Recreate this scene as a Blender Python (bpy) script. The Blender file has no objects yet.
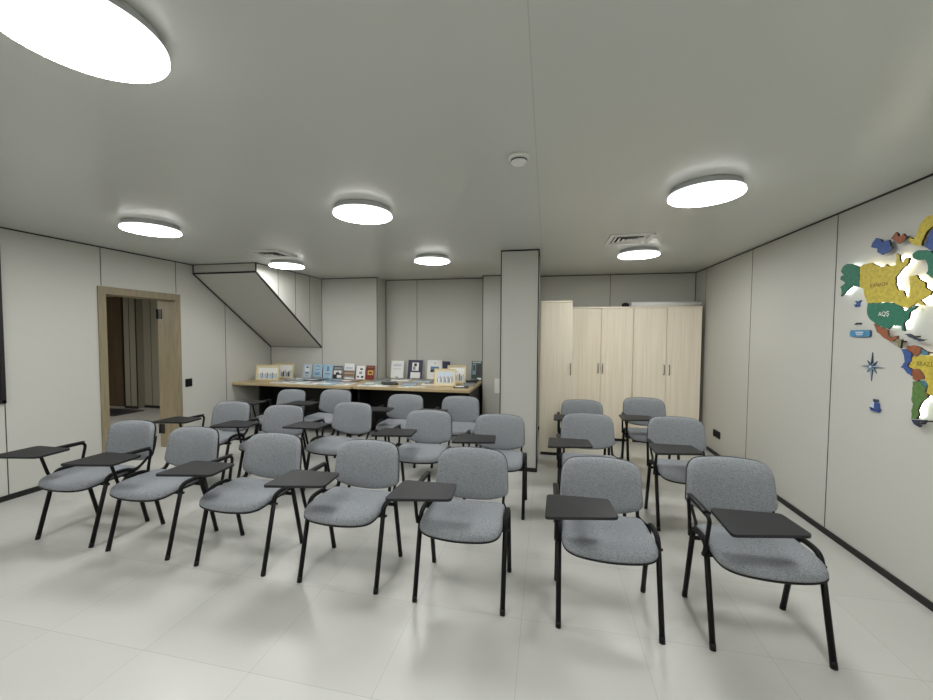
import bpy, bmesh, math, random
from mathutils import Vector, Matrix
from mathutils.geometry import tessellate_polygon

random.seed(7)
S = bpy.context.scene
COL = S.collection

# ---------------------------------------------------------------- camera, world, exposure
cam_data = bpy.data.cameras.new('camera')
cam_data.sensor_fit = 'HORIZONTAL'
cam_data.sensor_width = 36.0
cam_data.lens = 14.9374
cam_data.clip_start = 0.05
cam = bpy.data.objects.new('camera', cam_data)
COL.objects.link(cam)
_r = Vector((0.979192, 0.202846, 0.00597))
_u = Vector((-0.014155, 0.038923, 0.999142))
_d = Vector((-0.202439, 0.978437, -0.040984))
mw = Matrix(((_r.x, _u.x, -_d.x, 0.0), (_r.y, _u.y, -_d.y, 0.0), (_r.z, _u.z, -_d.z, 1.5556), (0, 0, 0, 1)))
cam.matrix_world = mw
S.camera = cam

world = bpy.data.worlds.new('world')
S.world = world
world.use_nodes = True
world.node_tree.nodes['Background'].inputs[0].default_value = (0.5, 0.55, 0.6, 1)
world.node_tree.nodes['Background'].inputs[1].default_value = 0.02
S.view_settings.view_transform = 'Standard'
S.view_settings.look = 'None'
S.view_settings.exposure = 0.0
S.view_settings.gamma = 1.0
S.view_settings.use_curve_mapping = False
S.cycles.max_bounces = 10
S.cycles.diffuse_bounces = 6
S.cycles.caustics_reflective = False
S.cycles.caustics_refractive = False
S.cycles.sample_clamp_indirect = 4.0
LAMP = 38.5          # radiance of the round ceiling lamps

# room, metres: x right, y away from the camera, z up
XL, XR, H = -4.846, 2.173, 2.5
YB, YN = 6.40, -2.6   # cabinet wall, wall behind the camera
YS = 6.09             # wall under the stair soffit
YA = 6.45             # alcove wall behind the desks

# ---------------------------------------------------------------- materials
def principled(name, col, rough=0.6, metal=0.0, spec=0.5):
    m = bpy.data.materials.new(name)
    m.use_nodes = True
    b = m.node_tree.nodes['Principled BSDF']
    b.inputs['Base Color'].default_value = (*col, 1)
    b.inputs['Roughness'].default_value = rough
    b.inputs['Metallic'].default_value = metal
    b.inputs['Specular IOR Level'].default_value = spec
    return m

def noisy(name, c1, c2, scale=(1, 1, 1), nscale=5.0, rough=0.6, detail=3.0, bump=0.0, spec=0.5, coord='Object', lo=0.3, hi=0.7, dist=0.0):
    m = principled(name, c1, rough, spec=spec)
    nt = m.node_tree
    b = nt.nodes['Principled BSDF']
    tc = nt.nodes.new('ShaderNodeTexCoord')
    mp = nt.nodes.new('ShaderNodeMapping')
    mp.inputs['Scale'].default_value = scale
    nz = nt.nodes.new('ShaderNodeTexNoise')
    nz.inputs['Scale'].default_value = nscale
    nz.inputs['Detail'].default_value = detail
    nz.inputs['Distortion'].default_value = dist
    cr = nt.nodes.new('ShaderNodeValToRGB')
    cr.color_ramp.elements[0].position = lo
    cr.color_ramp.elements[1].position = hi
    cr.color_ramp.elements[0].color = (*c1, 1)
    cr.color_ramp.elements[1].color = (*c2, 1)
    nt.links.new(tc.outputs[coord], mp.inputs['Vector'])
    nt.links.new(mp.outputs['Vector'], nz.inputs['Vector'])
    nt.links.new(nz.outputs['Fac'], cr.inputs['Fac'])
    nt.links.new(cr.outputs['Color'], b.inputs['Base Color'])
    if bump:
        bp = nt.nodes.new('ShaderNodeBump')
        bp.inputs['Strength'].default_value = bump
        bp.inputs['Distance'].default_value = 0.002
        nt.links.new(nz.outputs['Fac'], bp.inputs['Height'])
        nt.links.new(bp.outputs['Normal'], b.inputs['Normal'])
    return m

def emission(name, col, strength):
    m = bpy.data.materials.new(name)
    m.use_nodes = True
    nt = m.node_tree
    nt.nodes.remove(nt.nodes['Principled BSDF'])
    e = nt.nodes.new('ShaderNodeEmission')
    e.inputs[0].default_value = (*col, 1)
    e.inputs[1].default_value = strength
    nt.links.new(e.outputs[0], nt.nodes['Material Output'].inputs['Surface'])
    return m

def floor_material():
    m = principled('floor_tile', (0.56, 0.55, 0.50), 0.3)
    nt = m.node_tree
    b = nt.nodes['Principled BSDF']
    tc = nt.nodes.new('ShaderNodeTexCoord')
    mp = nt.nodes.new('ShaderNodeMapping')
    mp.inputs['Location'].default_value = (1.3128 + 6.0, -1.4765 + 6.0, 0)
    nt.links.new(tc.outputs['Object'], mp.inputs['Vector'])
    br = nt.nodes.new('ShaderNodeTexBrick')
    br.offset = 0.0
    br.inputs['Scale'].default_value = 1.0
    br.inputs['Brick Width'].default_value = 0.6
    br.inputs['Row Height'].default_value = 0.6
    br.inputs['Mortar Size'].default_value = 0.0013
    br.inputs['Mortar Smooth'].default_value = 0.3
    br.inputs['Bias'].default_value = 0.0
    br.inputs['Color1'].default_value = (0.51, 0.51, 0.485, 1)
    br.inputs['Color2'].default_value = (0.535, 0.535, 0.51, 1)
    br.inputs['Mortar'].default_value = (0.38, 0.38, 0.35, 1)
    nt.links.new(mp.outputs['Vector'], br.inputs['Vector'])
    nz = nt.nodes.new('ShaderNodeTexNoise')
    nz.inputs['Scale'].default_value = 1.6
    nz.inputs['Detail'].default_value = 6
    nt.links.new(tc.outputs['Object'], nz.inputs['Vector'])
    mr = nt.nodes.new('ShaderNodeMapRange')
    mr.inputs['To Min'].default_value = 0.96
    mr.inputs['To Max'].default_value = 1.04
    nt.links.new(nz.outputs['Fac'], mr.inputs['Value'])
    mx = nt.nodes.new('ShaderNodeMix')
    mx.data_type = 'RGBA'
    mx.blend_type = 'MULTIPLY'
    mx.inputs[0].default_value = 1.0
    nt.links.new(br.outputs['Color'], mx.inputs[6])
    nt.links.new(mr.outputs['Result'], mx.inputs[7])
    nt.links.new(mx.outputs[2], b.inputs['Base Color'])
    b.inputs['Roughness'].default_value = 0.27
    return m

M = {}
M['wall'] = noisy('wall_vinyl', (0.53, 0.53, 0.495), (0.56, 0.56, 0.523), (1, 1, 1), 260, 0.62, 2, 0.15)
M['seam'] = principled('panel_seam', (0.06, 0.055, 0.045), 0.6)
M['black'] = principled('black_trim', (0.006, 0.006, 0.006), 0.5)
M['ceiling'] = noisy('ceiling_satin', (0.60, 0.61, 0.575), (0.62, 0.63, 0.595), (1, 1, 1), 0.8, 0.29, 2)
M['ceiling_line'] = principled('ceiling_joint', (0.52, 0.52, 0.49), 0.6)
M['floor'] = floor_material()
M['white'] = principled('white_plastic', (0.84, 0.84, 0.82), 0.4)
M['lamp_rim'] = principled('lamp_rim', (0.62, 0.63, 0.64), 0.45)
M['vent_dark'] = principled('vent_dark', (0.012, 0.012, 0.012), 0.8)
M['fabric'] = noisy('grey_fabric', (0.142, 0.153, 0.168), (0.335, 0.355, 0.38), (1, 1, 1.0), 230, 0.92, 4, 0.35, 0.15, lo=0.32, hi=0.68)
M['frame'] = principled('black_powder_coat', (0.003, 0.003, 0.0033), 0.5, spec=0.22)
M['plastic'] = principled('black_plastic', (0.006, 0.006, 0.0065), 0.5, spec=0.25)
M['tablet'] = noisy('tablet_laminate', (0.0105, 0.0118, 0.0135), (0.0150, 0.0165, 0.0185), (1, 1, 1), 300, 0.5, 2, 0.1, 0.32)
M['oak'] = noisy('oak_casing', (0.225, 0.185, 0.115), (0.30, 0.25, 0.16), (9, 9, 0.7), 5, 0.5, 5)
M['hall_door'] = noisy('brown_veneer', (0.075, 0.05, 0.028), (0.125, 0.085, 0.048), (8, 8, 0.6), 4, 0.5, 5)
M['hall_wall'] = noisy('hall_panel', (0.27, 0.25, 0.20), (0.30, 0.275, 0.225), (1, 1, 1), 60, 0.6, 2)
M['birch'] = noisy('light_wood_laminate', (0.82, 0.735, 0.585), (0.93, 0.86, 0.73), (26, 26, 0.55), 2.4, 0.45, 6, lo=0.28, hi=0.72)
M['birch_edge'] = noisy('light_wood_edge', (0.86, 0.78, 0.64), (0.91, 0.84, 0.71), (3, 30, 30), 2, 0.45, 4)
M['desk_wood'] = noisy('desk_laminate', (0.42, 0.32, 0.175), (0.52, 0.41, 0.24), (0.8, 14, 14), 2.2, 0.38, 5)
M['steel'] = principled('brushed_metal', (0.32, 0.29, 0.25), 0.35, 0.9)
M['gold'] = noisy('gold_frame', (0.62, 0.50, 0.24), (0.74, 0.62, 0.36), (1, 1, 1), 40, 0.35, 2)
M['glass_dark'] = principled('screen_glass', (0.02, 0.022, 0.025), 0.12)
M['paper'] = principled('white_paper', (0.86, 0.87, 0.87), 0.5)
M['cream'] = principled('cream_paper', (0.70, 0.66, 0.52), 0.5)
M['greyp'] = principled('grey_print', (0.30, 0.32, 0.34), 0.5)
M['darkp'] = principled('dark_print', (0.025, 0.028, 0.035), 0.45)
M['lightblue'] = principled('light_blue_cover', (0.38, 0.56, 0.72), 0.4)
M['paleblue'] = principled('pale_blue_cover', (0.55, 0.63, 0.72), 0.4)
M['midblue'] = principled('blue_print', (0.10, 0.22, 0.38), 0.45)
M['navy'] = principled('navy_cover', (0.022, 0.022, 0.075), 0.4)
M['brownp'] = principled('brown_print', (0.26, 0.16, 0.10), 0.5)
M['redp'] = principled('red_cover', (0.20, 0.025, 0.02), 0.4)
M['goldp'] = principled('gold_print', (0.60, 0.42, 0.10), 0.4)
M['greenp'] = principled('dark_green_cover', (0.035, 0.065, 0.055), 0.45)
M['mint'] = principled('mint_print', (0.42, 0.55, 0.50), 0.5)
M['bluep'] = principled('steel_blue_cover', (0.20, 0.32, 0.42), 0.45)
def map_mat(n, c):
    return noisy('map_' + n, tuple(v * 0.8 for v in c), tuple(min(1, v * 1.2) for v in c), (1, 1, 1), 45, 0.55, 4)
M['m_green'] = map_mat('green', (0.018, 0.16, 0.10))
M['m_yellow'] = map_mat('yellow', (0.52, 0.42, 0.055))
M['m_brown'] = map_mat('brown', (0.27, 0.085, 0.035))
M['m_olive'] = map_mat('olive', (0.22, 0.20, 0.12))
M['m_navy'] = map_mat('navy', (0.02, 0.035, 0.075))
M['m_blue'] = map_mat('blue', (0.035, 0.085, 0.28))
M['m_teal'] = map_mat('teal', (0.06, 0.18, 0.26))
M['m_leaf'] = map_mat('leaf', (0.10, 0.20, 0.055))
M['m_edge'] = principled('map_burnt_edge', (0.03, 0.02, 0.012), 0.7)
M['m_sky'] = map_mat('plaque_blue', (0.06, 0.24, 0.42))
M['lamp'] = emission('lamp_diffuser', (1.0, 1.0, 0.975), LAMP)
M['lamp_side'] = emission('lamp_side', (1.0, 1.0, 0.975), 3.0)
M['led'] = emission('led_strip', (1.0, 0.99, 0.96), 14.0)

# ---------------------------------------------------------------- mesh helpers
def add_box(bm, c, s, mi=0, rot=None, bevel=0.0):
    m = Matrix.Translation(Vector(c)) @ (rot.to_4x4() if rot else Matrix.Identity(4)) @ Matrix.Diagonal((s[0], s[1], s[2], 1))
    r = bmesh.ops.create_cube(bm, size=1.0, matrix=m)
    vs = r['verts']
    fs = set(f for v in vs for f in v.link_faces)
    if bevel > 0:
        es = list(set(e for v in vs for e in v.link_edges))
        rb = bmesh.ops.bevel(bm, geom=es, offset=bevel, segments=2, affect='EDGES', profile=0.7)
        fs = set(rb['faces']) | set(f for f in fs if f.is_valid)
    for f in fs:
        f.material_index = mi

def lohi(bm, lo, hi, mi=0, bevel=0.0):
    c = [(a + b) / 2 for a, b in zip(lo, hi)]
    s = [abs(b - a) for a, b in zip(lo, hi)]
    add_box(bm, c, s, mi, None, bevel)

def smooth_path(pts, k=6):
    pts = [Vector(p) for p in pts]
    out = []
    n = len(pts)
    for i in range(n - 1):
        p0, p1, p2, p3 = pts[max(i - 1, 0)], pts[i], pts[i + 1], pts[min(i + 2, n - 1)]
        for j in range(k):
            t = j / k
            out.append(0.5 * ((2 * p1) + (p2 - p0) * t + (2 * p0 - 5 * p1 + 4 * p2 - p3) * t * t + (-p0 + 3 * p1 - 3 * p2 + p3) * t ** 3))
    out.append(pts[-1])
    return out

def round_path(pts, rad, k=6, closed=False):
    """polyline with its corners rounded"""
    pts = [Vector(p) for p in pts]
    out = []
    n = len(pts)
    for i in range(n):
        if not closed and i in (0, n - 1):
            out.append(pts[i]); continue
        a, b, c = pts[i - 1], pts[i], pts[(i + 1) % n]
        r = rad[i] if isinstance(rad, (list, tuple)) else rad
        d1 = min(r, (a - b).length * 0.48); d2 = min(r, (c - b).length * 0.48)
        p = b + (a - b).normalized() * d1; q = b + (c - b).normalized() * d2
        for j in range(k + 1):
            t = j / k
            out.append(p * (1 - t) ** 2 + b * 2 * t * (1 - t) + q * t * t)
    return out

def add_tube(bm, path, r, n=10, r2=None, up=Vector((0, 0, 1)), mi=0, closed=False):
    """r along the sideways axis, r2 along the other one"""
    r2 = r2 or r
    rings = []
    m = len(path)
    prev = None
    for i, p in enumerate(path):
        if closed:
            t = (path[(i + 1) % m] - path[i - 1]).normalized()
        else:
            t = (path[min(i + 1, m - 1)] - path[max(i - 1, 0)]).normalized()
        if prev is None:
            a = up if abs(t.dot(up)) < 0.95 else Vector((0, 1, 0))
            s = t.cross(a).normalized()
        else:
            s = (prev - t * prev.dot(t)).normalized()
        prev = s
        w = t.cross(s)
        rings.append([bm.verts.new(p + s * (math.cos(2 * math.pi * j / n) * r) + w * (math.sin(2 * math.pi * j / n) * r2)) for j in range(n)])
    cnt = m if closed else m - 1
    for i in range(cnt):
        A, B = rings[i], rings[(i + 1) % m]
        for j in range(n):
            f = bm.faces.new((A[j], A[(j + 1) % n], B[(j + 1) % n], B[j]))
            f.smooth = True; f.material_index = mi
    if not closed:
        for R, fl in ((rings[0], True), (rings[-1], False)):
            f = bm.faces.new(R[::-1] if fl else R)
            f.material_index = mi

def add_prism(bm, poly, f0, f1, mi_top=0, mi_side=0):
    """poly 2D; f0/f1 map a 2D point to the two faces"""
    A = [bm.verts.new(f0(p)) for p in poly]
    C = [bm.verts.new(f1(p)) for p in poly]
    n = len(poly)
    if n <= 4:
        tris = [tuple(range(n))]
    else:
        tris = tessellate_polygon([[Vector((p[0], p[1], 0)) for p in poly]])
    for t in tris:
        for V in (A, C):
            if len(set(t)) > 2:
                f = bm.faces.new([V[k] for k in t]); f.material_index = mi_top
    for i in range(n):
        f = bm.faces.new((A[i], A[(i + 1) % n], C[(i + 1) % n], C[i]))
        f.material_index = mi_side

def add_disc_lathe(bm, prof, c, n=48, mi=0, smooth=True):
    rings = []
    for (r, z) in prof:
        rings.append([bm.verts.new((c[0] + r * math.cos(2 * math.pi * j / n), c[1] + r * math.sin(2 * math.pi * j / n), c[2] + z)) for j in range(n)])
    for a in range(len(prof) - 1):
        for j in range(n):
            f = bm.faces.new((rings[a][j], rings[a][(j + 1) % n], rings[a + 1][(j + 1) % n], rings[a + 1][j]))
            f.smooth = smooth; f.material_index = mi
    for R, fl in ((rings[0], True), (rings[-1], False)):
        f = bm.faces.new(R[::-1] if fl else R); f.material_index = mi

def finish(bm, name, mats):
    bmesh.ops.recalc_face_normals(bm, faces=bm.faces[:])
    me = bpy.data.meshes.new(name)
    bm.to_mesh(me); bm.free()
    for m in (mats if isinstance(mats, (list, tuple)) else [mats]):
        me.materials.append(m)
    return me

def obj(name, bm, mats, parent=None, label=None):
    o = bpy.data.objects.new(name, finish(bm, name, mats))
    COL.objects.link(o)
    if parent: o.parent = parent
    if label: o['label'] = label
    return o

def struct(name, bm, mats, parent=None):
    o = obj(name, bm, mats, parent)
    if parent is None: o['kind'] = 'structure'
    return o

def tag(o, label, cat, group=None):
    o['label'] = label; o['category'] = cat
    if group: o['group'] = group
    return o

def thing(name, label, cat, loc=(0, 0, 0), rotz=0.0, group=None):
    o = bpy.data.objects.new(name, None)
    COL.objects.link(o)
    o.empty_display_size = 0.1
    o.location = loc; o.rotation_euler = (0, 0, rotz)
    return tag(o, label, cat, group)

def dup(root, loc, rotz=0.0, label=None, group=None):
    r = root.copy(); COL.objects.link(r)
    r.location = loc; r.rotation_euler = (0, 0, rotz)
    if label: r['label'] = label
    if group: r['group'] = group
    for ch in list(root.children):
        c = ch.copy(); COL.objects.link(c); c.parent = r
        for g in list(ch.children):
            d = g.copy(); COL.objects.link(d); d.parent = c
    return r

def B(): return bmesh.new()

# ---------------------------------------------------------------- the room
bm = B(); lohi(bm, (-9.7, YN - 0.1, -0.1), (XR + 0.12, 6.7, 0.0)); struct('floor', bm, M['floor'])
bm = B()
lohi(bm, (XL - 0.25, YN - 0.1, H), (XR + 0.12, 6.7, H + 0.12))
lohi(bm, (-0.068, YN, H - 0.0015), (-0.064, 6.0, H + 0.01), 1)
struct('ceiling', bm, [M['ceiling'], M['ceiling_line']])

SW, SP = 0.008, 0.0015   # seam width, stand-out
# left wall with the door opening (y 3.43-4.27, z < 2.0)
DY0, DY1, DZ = 3.43, 4.272, 1.995
bm = B()
lohi(bm, (XL - 0.25, YN, 0), (XL, DY0, H))
lohi(bm, (XL - 0.25, DY1, 0), (XL, YS + 0.02, H))
lohi(bm, (XL - 0.25, DY0, DZ), (XL, DY1, H))
for y, z0 in ((2.59, 0.0), (3.405, 2.07), (4.292, 2.075), (5.09, 0.0), (1.72, 0.0), (0.9, 0.0)):
    z1 = 2.0 if y == 5.09 else H
    lohi(bm, (XL - 0.01, y - SW / 2, z0), (XL + SP, y + SW / 2, z1), 1)
struct('wall_left', bm, [M['wall'], M['seam']])
# right wall
bm = B()
lohi(bm, (XR, YN, 0), (XR + 0.12, YB + 0.05, H))
for y in (6.02, 4.77, 3.517, 2.265, 1.01):
    lohi(bm, (XR - SP, y - SW / 2, 0), (XR + 0.01, y + SW / 2, H), 1)
struct('wall_right', bm, [M['wall'], M['seam']])
# back wall, in its four steps
bm = B()
lohi(bm, (XL - 0.05, YS, 0), (-2.80, YA + 0.15, H))
for x in (-3.826,):
    lohi(bm, (x - SW / 2, YS - SP, 0), (x + SW / 2, YS + 0.01, H), 1)
lohi(bm, (-2.805, YS - 0.003, 0), (-2.797, YS + 0.006, H), 1)
lohi(bm, (-2.80, YA, 0), (-1.02, YA + 0.15, H))
lohi(bm, (-2.223, YA - SP, 0), (-2.215, YA + 0.01, H), 1)
lohi(bm, (-2.80, YA - 0.003, 0), (-2.79, YA + 0.01, H), 1)
lohi(bm, (-1.02, 6.20, 0), (-0.12, YA + 0.15, H))
lohi(bm, (-1.024, 6.197, 0), (-1.012, 6.21, H), 1)
lohi(bm, (-0.12, YB, 0), (XR + 0.1, YA + 0.15, H))
lohi(bm, (0.956, YB - SP, 0), (0.964, YB + 0.01, H), 1)
struct('wall_back', bm, [M['wall'], M['seam']])
bm = B(); lohi(bm, (XL - 0.25, YN - 0.1, 0), (XR + 0.12, YN, H)); struct('wall_front', bm, [M['wall']])

# dark line where walls meet the ceiling
def trim(n, lo, hi, m='black'):
    bm = B(); lohi(bm, lo, hi); return struct('trim_%d' % n, bm, M[m])
TH = 0.013
trim(1, (XL, YN, H - TH), (XL + 0.004, 4.555, H))
trim(2, (XR - 0.004, YN, H - TH), (XR, YB, H))
trim(3, (-3.83, YS - 0.004, H - TH), (-2.80, YS, H))
trim(4, (-2.80, YA - 0.004, H - TH), (-1.02, YA, H))
trim(5, (-1.02, 6.196, H - TH), (-0.12, 6.20, H))
trim(6, (-0.12, YB - 0.004, H - TH), (XR, YB, H))
trim(7, (XR - 0.008, YB - 0.008, 0), (XR, YB, H), 'seam')
trim(8, (XL, YS - 0.006, 0), (XL + 0.006, YS, 1.31), 'seam')
# skirting
bm = B(); lohi(bm, (XL, YN, 0), (XL + 0.012, 3.365, 0.05)); lohi(bm, (XL, 4.335, 0), (XL + 0.012, YS, 0.05)); struct('baseboard_left', bm, M['black'])
bm = B(); lohi(bm, (XR - 0.012, YN, 0), (XR, YB, 0.045)); struct('baseboard_right', bm, M['black'])
bm = B()
lohi(bm, (XL, YS - 0.012, 0), (-2.80, YS, 0.05)); lohi(bm, (-2.80, YA - 0.012, 0), (-1.02, YA, 0.05)); lohi(bm, (-1.02, 6.188, 0), (-0.12, 6.20, 0.05)); lohi(bm, (-0.12, YB - 0.012, 0), (XR, YB, 0.05))
struct('baseboard_back', bm, M['black'])

# sloping box under the stairs
bm = B()
prof = [(4.555, H), (4.555, 2.375), (YS, 1.31), (YS, H)]
add_prism(bm, prof, lambda p: (XL, p[0], p[1]), lambda p: (-3.836, p[0], p[1]))
for y in (4.99, 5.384, 5.755):
    zb = 2.375 + (y - 4.555) * (1.31 - 2.375) / (YS - 4.555)
    lohi(bm, (-3.84, y - SW / 2, zb), (-3.836 + SP, y + SW / 2, H), 1)
sof = struct('wall_stair_soffit', bm, [M['wall'], M['seam']])
def bar(bm, a, b, w=0.014, mi=0):
    a, b = Vector(a), Vector(b)
    d = b - a
    rot = d.to_track_quat('X', 'Z').to_matrix()
    add_box(bm, (a + b) / 2, (d.length, w, w), mi, rot)
bm = B()
bar(bm, (XL + 0.004, 4.552, 2.375), (-3.836, 4.552, 2.375), 0.021)
bar(bm, (XL + 0.005, 4.552, 2.375), (XL + 0.005, 6.08, 1.313), 0.02)
bar(bm, (-3.836, 4.552, 2.375), (-3.836, 6.085, 1.310), 0.02)
bar(bm, (XL + 0.005, 4.553, 2.375), (XL + 0.005, 4.553, 2.495), 0.014)
bar(bm, (-3.836, 4.553, 2.375), (-3.836, 4.553, 2.495), 0.014)
bar(bm, (XL, 4.552, 2.495), (-3.836, 4.552, 2.495), 0.008)
bar(bm, (-3.834, 4.555, 2.495), (-3.834, 6.09, 2.495), 0.007)
bar(bm, (XL, 6.086, 1.309), (-3.836, 6.086, 1.309), 0.006)
struct('trim_9', bm, M['black'])

# free-standing column clad in the same panels
bm = B()
lohi(bm, (-0.513, 4.395, 0), (-0.095, 4.93, H))
struct('wall_column', bm, [M['wall']])
bm = B()
for x in (-0.513, -0.098):
    lohi(bm, (x - 0.005, 4.390, 0), (x + 0.005, 4.40, H))
lohi(bm, (-0.10, 4.925, 0), (-0.090, 4.935, H))
lohi(bm, (-0.102, 4.389, 0), (-0.09, 4.4, H))
lohi(bm, (-0.518, 4.390, H - 0.014), (-0.09, 4.40, H)); lohi(bm, (-0.095, 4.39, H - 0.014), (-0.089, 4.93, H))
lohi(bm, (-0.52, 4.386, 0), (-0.088, 4.40, 0.045)); lohi(bm, (-0.095, 4.39, 0), (-0.086, 4.93, 0.045)); lohi(bm, (-0.52, 4.39, 0), (-0.513, 4.93, 0.045))
struct('trim_10', bm, M['black'])

# ---------------------------------------------------------------- doorway and hall
bm = B()
CW = 0.068
lohi(bm, (XL - 0.27, DY0 - CW, 0), (XL + 0.014, DY0, DZ), 0, 0.002)
lohi(bm, (XL - 0.27, DY1, 0), (XL + 0.014, DY1 + CW, DZ), 0, 0.002)
lohi(bm, (XL - 0.27, DY0 - CW, DZ), (XL + 0.014, DY1 + CW, DZ + CW), 0, 0.003)
lohi(bm, (XL - 0.272, DY0 - 0.001, 0), (XL + 0.013, DY0 + 0.012, DZ)); lohi(bm, (XL - 0.272, DY1 - 0.012, 0), (XL + 0.013, DY1 + 0.001, DZ)); lohi(bm, (XL - 0.272, DY0, DZ - 0.012), (XL + 0.013, DY1, DZ + 0.001))
dr = struct('door_1', bm, M['oak'])
for z in (0.25, 1.80):
    bm = B()
    lohi(bm, (XL - 0.274, DY1 - 0.018, z - 0.065), (XL - 0.20, DY1 - 0.008, z + 0.065), 0, 0.002)
    add_tube(bm, [Vector((XL - 0.275, DY1 - 0.022, z - 0.065)), Vector((XL - 0.275, DY1 - 0.022, z + 0.065))], 0.009)
    obj('hinge', bm, M['black'], dr)
# hall shell
bm = B()
lohi(bm, (-9.7, YA, 0), (XL - 0.25, YA + 0.15, H))
lohi(bm, (-9.7, 2.0, 0), (-9.55, YA, H))
lohi(bm, (-9.7, 1.9, 0), (XL - 0.25, 2.0, H))
for x in (-7.93, -7.73, -7.5, -7.0, -6.4):
    lohi(bm, (x - 0.006, YA - 0.003, 0), (x + 0.006, YA + 0.01, H), 1)
struct('wall_hall', bm, [M['hall_wall'], M['seam']])
bm = B(); lohi(bm, (-9.7, 1.9, 2.29), (XL - 0.25, 6.6, 2.42)); struct('ceiling_hall', bm, M['ceiling'])
bm = B(); lohi(bm, (-8.42, 6.30, 0), (-8.12, YA, 2.29)); 
lohi(bm, (-8.29, 6.297, 0), (-8.276, 6.31, 2.29), 1); lohi(bm, (-8.13, 6.297, 0), (-8.116, 6.31, 2.29), 1)
struct('wall_hall_pier', bm, [M['hall_wall'], M['black']])
bm = B(); lohi(bm, (-8.6, YA - 0.014, 0), (XL - 0.25, YA, 0.05)); lohi(bm, (-8.43, 6.288, 0), (-8.11, 6.30, 0.05)); struct('baseboard_hall', bm, M['black'])
bm = B()
lohi(bm, (-9.5, YA - 0.03, 0), (-8.61, YA, 2.28), 0)
lohi(bm, (-8.625, YA - 0.04, 0), (-8.60, YA, 2.29), 1)
d2 = struct('door_2', bm, [M['hall_door'], M['black']])
bm = B()
add_tube(bm, round_path([(-9.03, YA - 0.03, 1.26), (-9.03, YA - 0.08, 1.26), (-8.90, YA - 0.08, 1.26)], 0.02), 0.011)
lohi(bm, (-9.06, YA - 0.038, 1.22), (-9.0, YA - 0.028, 1.30))
obj('handle', bm, M['black'], d2)
t = thing('wall_switch', 'small pale switch on the hallway wall beside the brown door', 'switch', (-8.5, YA, 1.35))
bm = B(); add_box(bm, (0, -0.02, 0), (0.10, 0.04, 0.15), 0, None, 0.008); obj('housing', bm, M['white'], t)
bm = B(); add_box(bm, (0, -0.042, 0.02), (0.05, 0.008, 0.06), 0, None, 0.002); obj('button', bm, M['steel'], t)
bm = B(); add_box(bm, (-8.35, 5.9, 0.006), (1.1, 0.55, 0.012), 0, None, 0.004)
tag(obj('door_mat', bm, M['darkp']), 'dark mat on the hallway floor by the brown door', 'mat')
t = thing('hall_fill_lamp', 'unseen round fill lamp added on the hallway ceiling to brighten the hall', 'lamp', (-6.9, 3.2, 2.29))  # unseen fill lamp, added to lift the dark hall behind the doorway
bm = B(); add_disc_lathe(bm, [(0.17, 0), (0.17, -0.035), (0.16, -0.045)], (0, 0, 0)); obj('housing', bm, M['lamp_rim'], t)
bm = B(); add_disc_lathe(bm, [(0.155, -0.045), (0.15, -0.05)], (0, 0, 0)); obj('diffuser', bm, emission('hall_fill_light', (1, 0.98, 0.92), 240.0), t)

# ---------------------------------------------------------------- ceiling lamps, vents, smoke detector
def make_lamp(loc, label, group):
    t = thing('ceiling_lamp', label, 'lamp', loc, 0, group)
    bm = B(); add_disc_lathe(bm, [(0.190, 0.0), (0.196, -0.004), (0.198, -0.034), (0.208, -0.037), (0.212, -0.040), (0.211, -0.0425)], (0, 0, 0), 64)
    obj('housing', bm, M['lamp_rim'], t)
    bm = B(); add_disc_lathe(bm, [(0.2135, -0.0592), (0.2120, -0.0607), (0.19, -0.0615)], (0, 0, 0), 64)
    obj('diffuser', bm, M['lamp'], t, 'glowing white lamp face')
    bm = B(); add_disc_lathe(bm, [(0.210, -0.041), (0.214, -0.044), (0.2155, -0.055), (0.2135, -0.0594)], (0, 0, 0), 64)
    obj('side_diffuser', bm, M['lamp_side'], t, 'dimly glowing edge of the lamp')
    return t
LG = 'round ceiling lamps'
lamp0 = make_lamp((-1.385, 0.94, H), 'large round ceiling lamp cut by the top left corner, nearest the camera', LG)
for x, y, lb in ((-1.368, 2.735, 'round ceiling lamp between the ceiling joint and the doorway, above the front chairs'),
                 (-3.405, 2.80, 'round ceiling lamp nearest the left wall, in front of the doorway'),
                 (0.975, 2.755, 'round ceiling lamp nearest the right wall map, large and bright'),
                 (-1.39, 4.605, 'small far round ceiling lamp left of the column'),
                 (-3.405, 4.61, 'round ceiling lamp beside the sloping stair box, behind a vent'),
                 (0.99, 4.655, 'round ceiling lamp in front of the cabinets, next to the right vent')):
    dup(lamp0, (x, y, H), 0, lb)
for x, y in ((-3.42, 0.87), (0.97, 0.87), (-3.42, -1.05), (-1.40, -1.05), (0.97, -1.05)):
    dup(lamp0, (x, y, H), 0, 'round ceiling lamp out of sight above and behind the camera', 'ceiling lamps out of view')

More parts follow.
